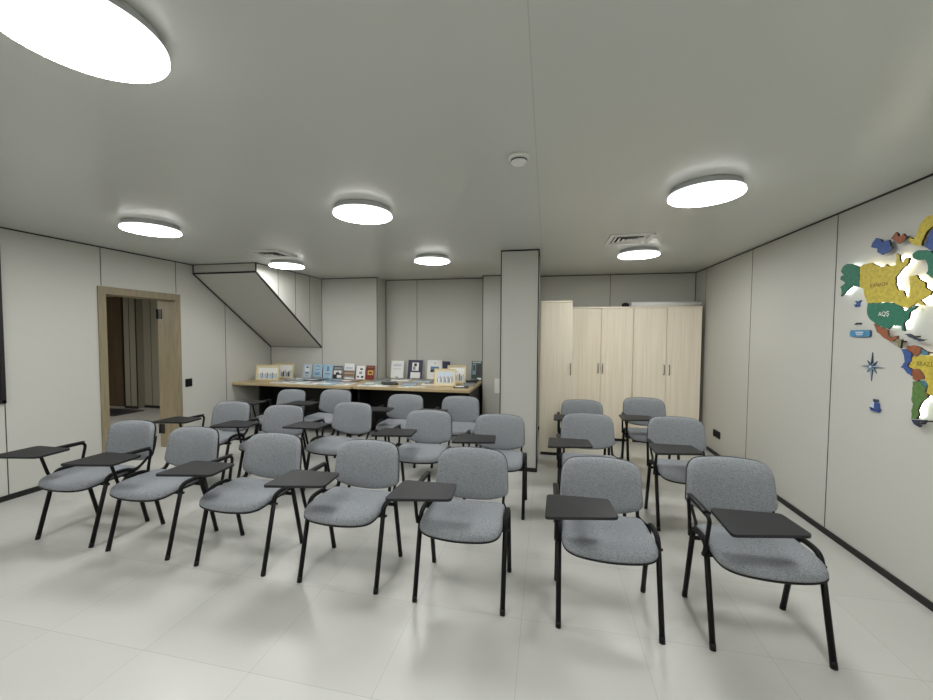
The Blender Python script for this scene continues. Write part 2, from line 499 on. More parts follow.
def make_vent(loc, label):
    t = thing('ceiling_vent', label, 'vent', loc, 0, 'square ceiling vents')
    def ring(bm, a, b, z0, z1):
        P = [(-a, -a, z0), (a, -a, z0), (a, a, z0), (-a, a, z0)]; Q = [(-b, -b, z1), (b, -b, z1), (b, b, z1), (-b, b, z1)]
        for (pp, qq, dz) in ((P, Q, 0.0), (P, Q, 0.004)):
            A = [bm.verts.new((x, y, z + dz)) for x, y, z in pp]; C = [bm.verts.new((x, y, z + dz)) for x, y, z in qq]
            for i in range(4): bm.faces.new((A[i], A[(i + 1) % 4], C[(i + 1) % 4], C[i]))
    bm = B(); add_box(bm, (0, 0, -0.001), (0.34, 0.34, 0.002)); obj('backing', bm, M['vent_dark'], t)
    bm = B()
    for sx, sy, w, d in ((0, -1, 0.40, 0.04), (0, 1, 0.40, 0.04), (-1, 0, 0.04, 0.40), (1, 0, 0.04, 0.40)):
        add_box(bm, (sx * 0.18, sy * 0.18, -0.008), (w, d, 0.016), 0, None, 0.003)
    obj('frame', bm, M['white'], t)
    for a, b in ((0.150, 0.120), (0.108, 0.078), (0.066, 0.036)):
        bm = B(); ring(bm, a, b, -0.018, -0.004); obj('louver', bm, M['white'], t)
    bm = B(); add_box(bm, (0, 0, -0.010), (0.05, 0.05, 0.008), 0, None, 0.002); obj('core', bm, M['white'], t)
    return t
v0 = make_vent((0.775, 4.08, H), 'square white ceiling vent at right, in front of the cabinets')
dup(v0, (-3.23, 4.10, H), 0, 'square white ceiling vent at left, by the sloping stair box')

t = thing('smoke_detector', 'small round white smoke detector on the ceiling beside the joint', 'smoke detector', (-0.158, 2.11, H))
bm = B(); add_disc_lathe(bm, [(0.056, 0), (0.056, -0.012), (0.05, -0.016)], (0, 0, 0), 32); obj('base', bm, M['white'], t)
bm = B(); add_disc_lathe(bm, [(0.042, -0.016), (0.042, -0.030), (0.034, -0.040), (0.015, -0.043)], (0, 0, 0), 32); obj('body', bm, M['white'], t)
bm = B(); add_disc_lathe(bm, [(0.044, -0.021), (0.044, -0.026)], (0, 0, 0), 32); obj('grille', bm, M['vent_dark'], t)

# ---------------------------------------------------------------- wall fittings
def plate(name, label, cat, loc, axis, w, h, mat, sockets=0):
    t = thing(name, label, cat, loc, {'x+': 0, 'x-': math.pi, 'y-': -math.pi / 2}[axis])
    bm = B(); add_box(bm, (0.005, 0, 0), (0.010, w, h), 0, None, 0.003); obj('cover_plate', bm, mat, t)
    if sockets:
        for k in range(sockets):
            yy = (k - (sockets - 1) / 2) * w / sockets
            bm = B()
            R = Matrix.Rotation(math.pi / 2, 3, 'Y')
            n0 = len(bm.verts)
            add_disc_lathe(bm, [(0.024, 0.0095), (0.024, 0.0115), (0.018, 0.0115), (0.017, 0.010)], (0, 0, 0), 20)
            bm.transform(Matrix.Translation((0, yy, 0)) @ R.to_4x4())
            obj('socket', bm, M['plastic'], t)
    else:
        bm = B(); add_box(bm, (0.011, 0, 0), (0.006, w * 0.74, h * 0.74), 0, None, 0.002); obj('rocker', bm, mat, t)
    return t
plate('light_switch', 'black square light switch on the left wall beside the doorway', 'switch', (XL, 4.445, 0.862), 'x+', 0.10, 0.11, M['plastic'])
plate('wall_socket', 'black double socket low on the right wall beside the cabinets', 'socket', (XR, 5.51, 0.285), 'x-', 0.20, 0.09, M['plastic'], 2)
plate('switch_panel', 'white rectangular switch panel on the wall left of the column', 'switch', (-0.775, 6.20, 0.725), 'y-', 0.085, 0.235, M['white'])  # white light switch panel
t = thing('wall_screen', 'black framed screen cut by the left edge of the photo', 'screen', (XL, 1.535, 1.6))
bm = B(); lohi(bm, (0.0, -1.05, -0.695), (0.026, 1.05, 0.735)); obj('casing', bm, M['plastic'], t)
bm = B(); lohi(bm, (0.020, -1.02, -0.66), (0.029, 1.02, 0.70)); obj('screen', bm, M['glass_dark'], t)
bm = B()
for a, b, c, d in ((-1.05, 1.05, -0.70, -0.665), (-1.05, 1.05, 0.705, 0.74), (-1.05, -1.02, -0.7, 0.74), (1.02, 1.05, -0.7, 0.74)):
    lohi(bm, (0.015, a, c), (0.034, b, d), 0, 0.003)
obj('bezel', bm, M['black'], t)

# ---------------------------------------------------------------- cabinets
def handle(parent, x, y, z):
    bm = B(); add_tube(bm, round_path([(x, y, z - 0.07), (x, y - 0.028, z - 0.06), (x, y - 0.028, z + 0.06), (x, y, z + 0.07)], 0.02), 0.0065, 8)
    return obj('handle', bm, M['steel'], parent)
def cabinet(name, label, x0, x1, y0, y1, ztop, doors, hands):
    t = thing(name, label, 'cabinet', ((x0 + x1) / 2, y1, 0), 0, 'light wood cabinets')
    w = x1 - x0; d = y1 - y0
    bm = B()
    add_box(bm, (-w / 2 + 0.009, -d / 2 + 0.008, ztop / 2), (0.018, d - 0.02, ztop)); add_box(bm, (w / 2 - 0.009, -d / 2 + 0.008, ztop / 2), (0.018, d - 0.02, ztop))
    add_box(bm, (0, -0.006, ztop / 2), (w, 0.012, ztop)); add_box(bm, (0, -d / 2, 0.07), (w - 0.03, d - 0.05, 0.018))
    obj('carcass', bm, M['birch'], t)
    bm = B(); add_box(bm, (0, -d / 2, ztop - 0.011), (w, d + 0.006, 0.022), 0, None, 0.002); obj('top_board', bm, M['birch_edge'], t)
    bm = B(); add_box(bm, (0, -d + 0.03, 0.024), (w - 0.004, 0.016, 0.044)); obj('plinth', bm, M['black'], t)
    n = len(doors)
    for i, (a, b) in enumerate(doors):
        bm = B(); lohi(bm, (a - (x0 + x1) / 2 + 0.0025, -d, 0.045), (b - (x0 + x1) / 2 - 0.0025, -d + 0.018, ztop - 0.026), 0, 0.0015)
        dd = obj('door', bm, M['birch'], t)
        handle(dd, hands[i] - (x0 + x1) / 2, -d, 1.065 if n > 1 else 1.12)
    return t
YC = 5.93
cabinet('tall_cabinet', 'single door light wood cabinet standing forward behind the column', -0.078, 0.313, 5.04, 5.60, 1.985, [(-0.078, 0.313)], [0.300])
cabinet('double_door_cabinet', 'two door light wood cabinet between the forward cabinet and the right one', 0.345, 1.215, YC, YB - 0.016, 1.965, [(0.345, 0.775), (0.775, 1.215)], [0.742, 0.802])
cabinet('double_door_cabinet', 'two door light wood cabinet nearest the right wall', 1.22, 2.108, YC, YB - 0.016, 1.965, [(1.22, 1.658), (1.658, 2.108)], [1.632, 1.700])
t = thing('paper_roll', 'long white paper roll lying on top of the right cabinet', 'roll', (1.655, 6.02, 1.965))
bm = B(); add_tube(bm, [Vector((-0.46, 0, 0.036)), Vector((0.46, 0, 0.036))], 0.036, 20, 0.036); obj('sheet', bm, M['paper'], t)
bm = B(); add_tube(bm, [Vector((-0.466, 0, 0.036)), Vector((0.466, 0, 0.036))], 0.02, 14); obj('core', bm, M['greyp'], t)
bm = B()
add_disc_lathe(bm, [(0.02, 0.0), (0.048, 0.008), (0.055, 0.03), (0.045, 0.052), (0.02, 0.064)], (0, 0, 0), 16)
bm.transform(Matrix.Diagonal((1.0, 0.8, 1, 1)))
o = obj('cable_coil', bm, M['vent_dark']); o.location = (1.125, 6.06, 1.965)
tag(o, 'small dark bundle on the cabinets at the left end of the white roll', 'bundle')

# ---------------------------------------------------------------- desks
def desk(label, x0, x1, y0, y1, panels, mod):
    t = thing('desk', label, 'desk', ((x0 + x1) / 2, y1, 0), 0, 'long desks against the back wall')
    cx = (x0 + x1) / 2
    bm = B(); lohi(bm, (x0 - cx, y0 - y1, 0.738), (x1 - cx, 0, 0.775), 0, 0.003); obj('tabletop', bm, M['desk_wood'], t)
    for px in panels:
        bm = B(); lohi(bm, (px - cx - 0.014, y0 - y1 + 0.10, 0.0), (px - cx + 0.014, -0.03, 0.738), 0, 0.002); obj('side_panel', bm, M['plastic'], t)
    bm = B(); lohi(bm, (mod[0] - cx, y0 - y1 + 0.42, 0.06), (mod[1] - cx, y0 - y1 + 0.44, 0.738)); obj('modesty_panel', bm, M['plastic'], t)
    return t
ZT = 0.775
desk('wooden topped desk with black panels, left one under the stair box', -4.838, -2.81, 5.19, YS - 0.015, (-4.43, -2.92), (-4.416, -2.934))
desk('wooden topped desk with black panels, right one in the alcove by the column', -2.79, -1.035, 5.225, YA - 0.016, (-2.75, -1.07), (-2.736, -1.084))

# ---------------------------------------------------------------- books, frames and papers on the desks
def standing(name, label, cat, x, y, w, h, tk, tilt, cover, prints, z=ZT, rotz=0.0, group=None, pages=True):
    """a flat thing stood up, leaning back by tilt; prints: (u0,v0,u1,v1,material) in 0..1 of the front"""
    t = thing(name, label, cat, (x, y, z + 0.0015), rotz, group)
    R = Matrix.Rotation(-math.radians(tilt), 4, 'X')
    bm = B(); add_box(bm, (0, -tk / 2, h / 2), (w, tk, h), 0, None, min(0.002, tk * 0.2)); bm.transform(R); obj('cover', bm, cover, t)
    if pages:
        bm = B(); add_box(bm, (0.0015, -tk / 2, h / 2), (w, tk * 0.6, h - 0.006)); bm.transform(R); obj('pages', bm, M['paper'], t)
    if prints:
        bm = B(); mats = []
        for i, (u0, v0, u1, v1, mm) in enumerate(prints):
            if mm not in mats: mats.append(mm)
            lohi(bm, ((u0 - 0.5) * w, -tk - 0.0008 - 0.0002 * i, v0 * h), ((u1 - 0.5) * w, -tk + 0.0005, v1 * h), mats.index(mm))
        bm.transform(R); obj('cover_print', bm, [M[k] for k in mats], t)
    return t
BG = 'books standing on the desks'
def lean(h, gap): return math.degrees(math.asin(min(0.5, gap / h)))
bk = [(-4.092, 0.160, 0.225, 'paleblue', [(0.2, 0.45, 0.72, 0.86, 'paper'), (0.34, 0.70, 0.66, 0.82, 'midblue'), (0.3, 0.30, 0.7, 0.42, 'midblue'), (0.3, 0.14, 0.7, 0.18, 'greyp')], 'pale blue booklet with dark oval, first left of the standing books'),
      (-3.894, 0.165, 0.225, 'lightblue', [(0.36, 0.60, 0.64, 0.86, 'midblue'), (0.42, 0.66, 0.58, 0.80, 'paper'), (0.2, 0.34, 0.8, 0.40, 'midblue'), (0.2, 0.24, 0.8, 0.30, 'midblue'), (0.0, 0.04, 1, 0.1, 'greyp')], 'light blue booklet with round blue emblem, second of the standing books'),
      (-3.697, 0.170, 0.225, 'lightblue', [(0.25, 0.30, 0.75, 0.37, 'midblue'), (0.25, 0.37, 0.75, 0.50, 'paleblue'), (0.42, 0.50, 0.60, 0.86, 'midblue')], 'light blue booklet with small emblem, third of the standing books'),
      (-3.508, 0.165, 0.205, 'darkp', [(0.06, 0.72, 0.94, 0.92, 'greyp'), (0.06, 0.34, 0.5, 0.66, 'paper'), (0.55, 0.40, 0.94, 0.66, 'paper'), (0.30, 0.28, 0.7, 0.50, 'darkp'), (0.45, 0.08, 0.94, 0.30, 'paper')], 'black and white picture book, fourth of the standing books'),
      (-3.293, 0.185, 0.250, 'paper', [(0.0, 0.10, 1.0, 0.55, 'brownp'), (0.0, 0.10, 1.0, 0.18, 'greyp'), (0.15, 0.62, 0.85, 0.78, 'paleblue'), (0.0, 0.36, 1.0, 0.40, 'cream')], 'white and brown magazine with landscape photo, tallest in the left row'),
      (-3.081, 0.160, 0.215, 'paper', [(0.42, 0.70, 0.72, 0.82, 'darkp'), (0.34, 0.40, 0.66, 0.58, 'greyp'), (0.14, 0.14, 0.34, 0.26, 'darkp'), (0.58, 0.12, 0.84, 0.26, 'darkp')], 'white book with black figures on its cover, left of the red one'),
      (-2.905, 0.155, 0.225, 'redp', [(0.2, 0.34, 0.85, 0.66, 'goldp'), (0.32, 0.42, 0.7, 0.56, 'redp'), (0.1, 0.84, 0.9, 0.92, 'brownp')], 'dark red book with a gold emblem on its cover')]
for x, w, h, c, pr, lb in bk:
    standing('book', lb, 'book', x, 6.035, w, h * 1.07, 0.012, lean(h, 0.04), M[c], pr, group=BG)
standing('book', 'large plain white book with faint title, leaning on the alcove wall', 'book', -2.56, 6.375, 0.235, 0.305, 0.02, lean(0.3, 0.06), M['paper'], [(0.2, 0.68, 0.8, 0.80, 'paleblue'), (0.2, 0.52, 0.8, 0.55, 'mint'), (0.38, 0.02, 0.62, 0.08, 'greyp')], group=BG)
standing('book', 'navy blue book with white portrait picture, leaning on the alcove wall', 'book', -2.23, 6.375, 0.265, 0.325, 0.022, lean(0.3, 0.06), M['navy'], [(0.28, 0.42, 0.74, 0.86, 'paper'), (0.42, 0.66, 0.6, 0.82, 'darkp'), (0.34, 0.46, 0.52, 0.64, 'greyp'), (0.2, 0.02, 0.86, 0.34, 'paper')], group=BG)
standing('book', 'white book with dark landscape photo, leaning behind the gold frames', 'book', -1.885, 6.375, 0.255, 0.33, 0.022, lean(0.3, 0.06), M['paper'], [(0.24, 0.36, 0.82, 0.66, 'midblue'), (0.24, 0.36, 0.82, 0.50, 'darkp'), (0.4, 0.36, 0.82, 0.42, 'brownp'), (0.46, 0.80, 0.6, 0.88, 'paleblue'), (0.5, 0.04, 0.92, 0.26, 'cream')], group=BG)
standing('book', 'dark thick book peeking out behind the white landscape book', 'book', -1.675, 6.40, 0.13, 0.31, 0.016, 5, M['navy'], None, group=BG)
standing('book', 'dark green book at the right end of the desk by the wall', 'book', -1.145, 6.385, 0.18, 0.325, 0.025, lean(0.3, 0.05), M['greenp'], [(0.1, 0.30, 0.42, 0.86, 'bluep'), (0.5, 0.26, 0.9, 0.80, 'darkp'), (0.1, 0.90, 0.9, 0.97, 'mint'), (0.16, 0.5, 0.36, 0.8, 'greenp'), (0.55, 0.04, 0.95, 0.14, 'paper')], group=BG)

def photo_frame(label, x, y, w, h, tilt, rotz, prints, mat):
    t = thing('photo_frame', label, 'photo frame', (x, y, ZT + 0.0015), rotz, 'gold photo frames')
    R = Matrix.Rotation(-math.radians(tilt), 4, 'X')
    b = 0.017
    bm = B()
    for lo, hi in (((-w / 2, -0.018, 0), (w / 2, 0, b)), ((-w / 2, -0.018, h - b), (w / 2, 0, h)), ((-w / 2, -0.018, 0), (-w / 2 + b, 0, h)), ((w / 2 - b, -0.018, 0), (w / 2, 0, h))):
        lohi(bm, lo, hi, 0, 0.004)
    bm.transform(R); obj('frame', bm, M['gold'], t)
    bm = B(); lohi(bm, (-w / 2 + b * .7, -0.008, b * .7), (w / 2 - b * .7, -0.002, h - b * .7)); bm.transform(R); obj('backing', bm, mat, t)
    bm = B(); mats = []
    for i, (u0, v0, u1, v1, mm) in enumerate(prints):
        if mm not in mats: mats.append(mm)
        lohi(bm, ((u0 - 0.5) * w, -0.0085 - 0.0003 * i, v0 * h), ((u1 - 0.5) * w, -0.007, v1 * h), mats.index(mm))
    bm.transform(R); obj('photo', bm, [M[k] for k in mats], t)
    bm = B(); add_box(bm, (0, 0.045, h * 0.33), (0.05, 0.004, h * 0.68), 0, Matrix.Rotation(math.radians(14), 3, 'X')); obj('easel', bm, M['darkp'], t)
    return t
def crowd(u0, u1, v0, v1, n, cols, bg):
    pr = [(u0, v0, u1, v1, bg)]
    for k in range(n):
        a = u0 + (u1 - u0) * (k + 0.1) / n; e = (u1 - u0) / n * 0.75
        hh = v0 + (v1 - v0) * (0.34 + 0.08 * ((k * 7) % 3))
        pr.append((a, v0 + 0.02, a + e, hh, cols[k % len(cols)]))
        pr.append((a + e * .25, hh, a + e * .75, hh + 0.06, 'brownp'))
    return pr
photo_frame('gold frame with a group photo, front one at the left end of the desk', -4.452, 5.50, 0.425, 0.262, 9, 0.03, crowd(0.09, 0.91, 0.12, 0.80, 11, ['paleblue', 'lightblue', 'greyp'], 'paper'), M['cream'])
photo_frame('gold frame standing behind the front frame, left desk end', -4.405, 5.83, 0.40, 0.265, 9, -0.05, crowd(0.09, 0.91, 0.12, 0.88, 9, ['greyp', 'darkp', 'paleblue'], 'paper'), M['cream'])
photo_frame('gold frame with a wide group photo, front one at the right end of the desk', -1.478, 5.56, 0.330, 0.262, 10, 0.06, crowd(0.14, 0.86, 0.2, 0.82, 12, ['bluep', 'paper', 'greyp'], 'paleblue'), M['cream'])
photo_frame('gold frame half hidden behind the front frame, right desk end', -1.385, 5.92, 0.31, 0.285, 9, -0.05, crowd(0.14, 0.9, 0.14, 0.86, 8, ['greyp', 'paleblue', 'brownp'], 'paper'), M['cream'])

def sheet(label, x, y, w, d, tk, rz, mat, prints=(), z=ZT, name='magazine', cat='magazine'):
    tk *= 2.0
    t = thing(name, label, cat, (x, y, z + 0.0008), rz, 'papers lying on the desks')
    bm = B(); add_box(bm, (0, 0, tk / 2), (w, d, tk), 0, None, min(0.0015, tk * .3)); obj('cover', bm, M[mat], t)
    if prints:
        bm = B(); mats = []
        for i, (u0, v0, u1, v1, mm) in enumerate(prints):
            if mm not in mats: mats.append(mm)
            lohi(bm, ((u0 - .5) * w, (v0 - .5) * d, tk - 0.0006), ((u1 - .5) * w, (v1 - .5) * d, tk + 0.0006 + 0.0002 * i), mats.index(mm))
        obj('cover_print', bm, [M[k] for k in mats], t)
    return t
PB = [(0.1, 0.55, 0.9, 0.9, 'bluep'), (0.1, 0.1, 0.6, 0.4, 'greyp')]
PG = [(0.08, 0.5, 0.92, 0.92, 'greyp'), (0.1, 0.15, 0.7, 0.22, 'darkp'), (0.1, 0.3, 0.7, 0.36, 'darkp')]
PD = [(0.08, 0.1, 0.6, 0.5, 'paper'), (0.2, 0.62, 0.9, 0.9, 'greyp')]
L = [(-4.10, 5.39, .24, .25, .004, .05, 'paper', PG, 'white printed sheet right of the front left gold frame'),
     (-3.83, 5.42, .25, .32, .004, -.05, 'paper', PB, 'white leaflet with blue picture at the left desk edge'),
     (-3.55, 5.40, .25, .33, .006, .05, 'paper', PG, 'white printed leaflet in front of the light blue booklets, desk edge'),
     (-3.27, 5.42, .25, .32, .005, -.06, 'lightblue', PD, 'light blue magazine at the front edge of the left desk'),
     (-3.01, 5.44, .20, .30, .004, .02, 'paper', PB, 'white leaflet nearest the joint between the desks'),
     (-2.63, 5.37, .26, .16, .004, .04, 'paper', PG, 'white sheet in front of the mint green magazine'),
     (-2.03, 5.38, .17, .18, .004, -.05, 'paper', PB, 'white leaflet in front of the steel blue magazine'),
     (-1.76, 5.72, .22, .22, .006, .1, 'paper', PG, 'white magazine behind the cream sheet on the right desk'),
     (-4.02, 5.80, .24, .26, .010, .05, 'greyp', PD, 'grey magazine in front of the first pale blue booklet'),
     (-3.72, 5.78, .24, .26, .010, -.1, 'darkp', PD, 'dark magazine in front of the light blue booklets'),
     (-3.42, 5.79, .24, .26, .008, .08, 'bluep', PG, 'steel blue magazine in front of the picture book'),
     (-3.12, 5.80, .24, .26, .008, .02, 'brownp', PD, 'brown magazine in front of the white and brown magazine'),
     (-2.66, 5.62, .24, .30, .006, .3, 'mint', PD, 'mint green magazine near the joint on the right desk'),
     (-2.68, 6.05, .26, .28, .008, -.1, 'greyp', PG, 'grey magazine behind the mint green one'),
     (-2.38, 5.62, .23, .31, .012, .5, 'darkp', [(0.1, 0.7, 0.9, 0.9, 'greyp')], 'dark open folder in the middle of the right desk'),
     (-2.44, 5.36, .30, .15, .003, -.05, 'paper', (), 'blank white sheet under the dark folder, front edge of right desk'),
     (-2.36, 6.08, .30, .22, .010, .05, 'paper', PG, 'white magazine lying in front of the plain white book'),
     (-2.06, 5.66, .24, .30, .005, .3, 'bluep', [(0.1, 0.1, 0.9, 0.45, 'paleblue'), (0.3, 0.5, 0.7, 0.9, 'greyp')], 'steel blue magazine in front of the navy book'),
     (-1.98, 6.06, .28, .24, .008, 0, 'paleblue', PG, 'pale blue magazine below the white landscape book'),
     (-1.83, 5.40, .20, .16, .003, .1, 'cream', (), 'cream sheet left of the right front gold frame'),
     (-1.22, 5.52, .22, .20, .006, .2, 'darkp', [(0.1, 0.2, 0.7, 0.8, 'paper')], 'dark leaflet with white panel right of the right gold frame'),
     (-1.16, 5.79, .17, .24, .012, .1, 'greyp', PG, 'grey magazine pile near the right desk end'),
     (-1.22, 6.15, .26, .26, .020, .05, 'darkp', PD, 'thick dark album below the dark green book')]
for x, y, w, d, tk, rz, mt, pr, lb in L:
    if x < -2.95 and 5.7 < y < 5.9: w, d, y = w * 1.12, d * 1.30, y - 0.02
    sheet(lb, x, y, w, d, tk, rz, mt, pr)
# curled grey booklet
bm = B()
add_tube(bm, [Vector((-0.09, 0, 0.022)), Vector((0.09, 0, 0.022))], 0.022, 16)
o = obj('rolled_booklet', bm, M['greyp']); o.location = (-4.08, 5.567, ZT + 0.001); o.rotation_euler = (0, 0, 0.03)
tag(o, 'grey rolled booklet lying by the left gold frames', 'booklet')

# ---------------------------------------------------------------- map on the right wall
MAP_PIECES = [
  ('alaska','green',[(3.3109, 2.0774), (3.2242, 2.0422), (3.2219, 1.9001), (3.2875, 1.9131), (3.3263, 1.8868), (3.3869, 1.8514), (3.3824, 1.893), (3.3984, 1.9212), (3.3506, 1.9466), (3.4019, 1.9797), (3.396, 2.0), (3.3682, 2.0063), (3.3983, 2.0372), (3.3791, 2.0707), (3.3452, 2.0835)]),
  ('canada','yellow',[(3.2178, 2.0412), (3.1874, 2.0526), (3.1332, 2.0526), (3.0855, 2.0299), (3.0281, 2.0015), (3.0076, 2.0209), (2.9747, 2.0016), (2.9336, 2.0034), (2.9306, 2.0383), (2.9378, 2.0751), (2.9119, 2.061), (2.9046, 2.0202), (2.8845, 2.0122), (2.8762, 2.0367), (2.8473, 2.0311), (2.8501, 1.9974), (2.8778, 1.9807), (2.901, 1.9583), (2.9294, 1.9318), (2.9319, 1.8878), (2.9146, 1.8502), (2.8744, 1.837), (2.8578, 1.8006), (2.8339, 1.7983), (2.8269, 1.8403), (2.8361, 1.9182), (2.7948, 1.9206), (2.7752, 1.8927), (2.7389, 1.8712), (2.7329, 1.8418), (2.6932, 1.8129), (2.7004, 1.7935), (2.7593, 1.7687), (2.726, 1.7364), (2.7824, 1.7514), (2.8391, 1.7257), (2.8989, 1.7517), (2.9488, 1.7734), (3.141, 1.7833), (3.1546, 1.8096), (3.1753, 1.8506), (3.1836, 1.8858), (3.2168, 1.8995)]),
  ('united_states','green',[(3.1396, 1.7798), (3.0868, 1.7808), (2.9486, 1.7697), (2.902, 1.754), (2.8786, 1.7334), (2.8642, 1.7113), (2.8388, 1.7199), (2.79, 1.7418), (2.7752, 1.7385), (2.7891, 1.7258), (2.821, 1.7049), (2.8272, 1.6667), (2.8598, 1.6367), (2.8528, 1.5896), (2.8678, 1.5937), (2.8767, 1.6254), (2.94, 1.6228), (2.9671, 1.6029), (3.0166, 1.6203), (3.0683, 1.6426), (3.1231, 1.6832), (3.1416, 1.7233)]),
  ('mexico','brown',[(3.0837, 1.6413), (3.0264, 1.6188), (2.9716, 1.5989), (2.9647, 1.5619), (2.9404, 1.5498), (2.8998, 1.5621), (2.8989, 1.5453), (2.9296, 1.524), (2.9826, 1.5412), (3.0235, 1.5702), (3.0494, 1.5829)]),
  ('central_america','olive',[(2.9295, 1.5216), (2.8987, 1.5421), (2.8673, 1.5385), (2.8701, 1.5109), (2.8729, 1.4831), (2.8914, 1.4944), (2.8926, 1.5143)]),
  ('cuba','navy',[(2.8516, 1.57), (2.8219, 1.5739), (2.7707, 1.5473), (2.711, 1.5405), (2.7535, 1.5287), (2.7952, 1.5471)]),
  ('venezuela','brown',[(2.8344, 1.4961), (2.7928, 1.505), (2.7395, 1.4915), (2.7417, 1.4615), (2.7685, 1.439), (2.7902, 1.4592), (2.8248, 1.477)]),
  ('guyana','teal',[(2.7377, 1.4878), (2.6956, 1.471), (2.6983, 1.4525), (2.734, 1.4506)]),
  ('colombia','blue',[(2.8683, 1.4793), (2.8264, 1.4754), (2.7959, 1.4574), (2.7936, 1.4169), (2.8121, 1.4041), (2.8209, 1.3801), (2.7878, 1.3597), (2.788, 1.3213), (2.8165, 1.3339), (2.844, 1.3626), (2.8662, 1.3686), (2.8376, 1.4023), (2.849, 1.4486)]),
  ('brazil','yellow',[(2.7896, 1.4056), (2.7889, 1.4363), (2.7683, 1.436), (2.7369, 1.4475), (2.6943, 1.449), (2.6495, 1.4478), (2.592, 1.4404), (2.5369, 1.4232), (2.5223, 1.397), (2.5522, 1.3392), (2.583, 1.2797), (2.6379, 1.2434), (2.6664, 1.2231), (2.6884, 1.2382), (2.683, 1.2758), (2.7016, 1.3082), (2.7044, 1.3301), (2.7363, 1.3673), (2.7807, 1.3665), (2.8108, 1.3809)]),
  ('bolivia','brown',[(2.7847, 1.3638), (2.7444, 1.3689), (2.7108, 1.3339), (2.7059, 1.3151), (2.7406, 1.3037), (2.7521, 1.2933), (2.7814, 1.3067)]),
  ('paraguay','teal',[(2.7326, 1.3034), (2.7015, 1.3055), (2.6851, 1.2868), (2.6916, 1.2675), (2.7138, 1.2757)]),
  ('argentina','leaf',[(2.7805, 1.2901), (2.7347, 1.2978), (2.7169, 1.2753), (2.6931, 1.2658), (2.7009, 1.2418), (2.6845, 1.2095), (2.7139, 1.1823), (2.7318, 1.1491), (2.7384, 1.1251), (2.7292, 1.1043), (2.7474, 1.0716), (2.7759, 1.0678), (2.7788, 1.1173), (2.7687, 1.1577), (2.7828, 1.186), (2.7772, 1.233)]),
  ('uruguay','brown',[(2.6978, 1.2407), (2.678, 1.2289), (2.6826, 1.2157), (2.697, 1.226)]),
  ('tierra_del_fuego','navy',[(2.7757, 1.064), (2.7432, 1.0687), (2.7175, 1.0389), (2.7249, 1.0296), (2.7579, 1.041)]),
  ('falkland','navy',[(2.7314, 1.0735), (2.6886, 1.0791), (2.6913, 1.0599), (2.7271, 1.0669)]),
  ('arctic_island','blue',[(3.1235, 2.184), (3.0961, 2.2087), (3.0614, 2.1929), (3.0436, 2.1721), (2.9952, 2.1726), (2.9827, 2.1382), (2.9658, 2.1165), (2.9906, 2.0948), (3.0441, 2.0874), (3.0791, 2.1131), (3.0805, 2.1368), (3.1336, 2.1577)]),
  ('arctic_island','brown',[(2.9798, 2.178), (2.9456, 2.2096), (2.9295, 2.1923), (2.9287, 2.1789), (2.9038, 2.1771), (2.8947, 2.1879), (2.8719, 2.1606), (2.8826, 2.146), (2.926, 2.1325), (2.9425, 2.1557)]),
  ('ellesmere','yellow',[(2.8557, 2.1439), (2.8401, 2.1487), (2.8208, 2.1356), (2.8002, 2.1724), (2.785, 2.2181), (2.7516, 2.2454), (2.7094, 2.245), (2.6595, 2.2223), (2.6336, 2.18), (2.7057, 2.1801), (2.7385, 2.1647), (2.7543, 2.1402), (2.7658, 2.1143), (2.7686, 2.0861), (2.8048, 2.0941), (2.8383, 2.1186)]),
  ('greenland','blue',[(2.7512, 2.0863), (2.7352, 2.1071), (2.721, 2.1561), (2.6887, 2.17), (2.5871, 2.1632), (2.5462, 2.085), (2.571, 2.0082), (2.6217, 1.9684), (2.6582, 1.9869), (2.685, 2.0317), (2.7238, 2.0559)]),
  ('baffin','green',[(2.825, 2.0479), (2.794, 2.0642), (2.7148, 2.0459), (2.6924, 2.0173), (2.6613, 1.9717), (2.6421, 1.9134), (2.6564, 1.8841), (2.6976, 1.8899), (2.733, 1.9195), (2.7211, 1.9339), (2.7277, 1.9756), (2.7465, 2.0035), (2.7908, 2.0077), (2.8191, 2.0257)]),
]
TXT_CANADA = [(3.1227, 1.8854), (2.983, 1.8835)]
TXT_USA = [(3.048, 1.6884), (2.9656, 1.6846)]
TXT_BRAZIL = [(2.7593, 1.3865), (2.6682, 1.3958)]
PLANE = [(3.2947, 1.7733), (3.2435, 1.8102), (3.2689, 1.7923)]
DASH = [(3.2891, 1.6415), (3.2314, 1.6472)]
PLAQUE = [(3.3251, 1.6013), (3.1447, 1.5993), (3.142, 1.5538), (3.3222, 1.5528)]
ROSE = [(3.1257, 1.3523), (3.1314, 1.4482), (3.1325, 1.2506), (3.2249, 1.3488), (3.0281, 1.35)]
SHIP = [(3.1278, 1.0823), (3.0352, 1.082), (3.073, 1.1355), (3.0764, 1.0526)]

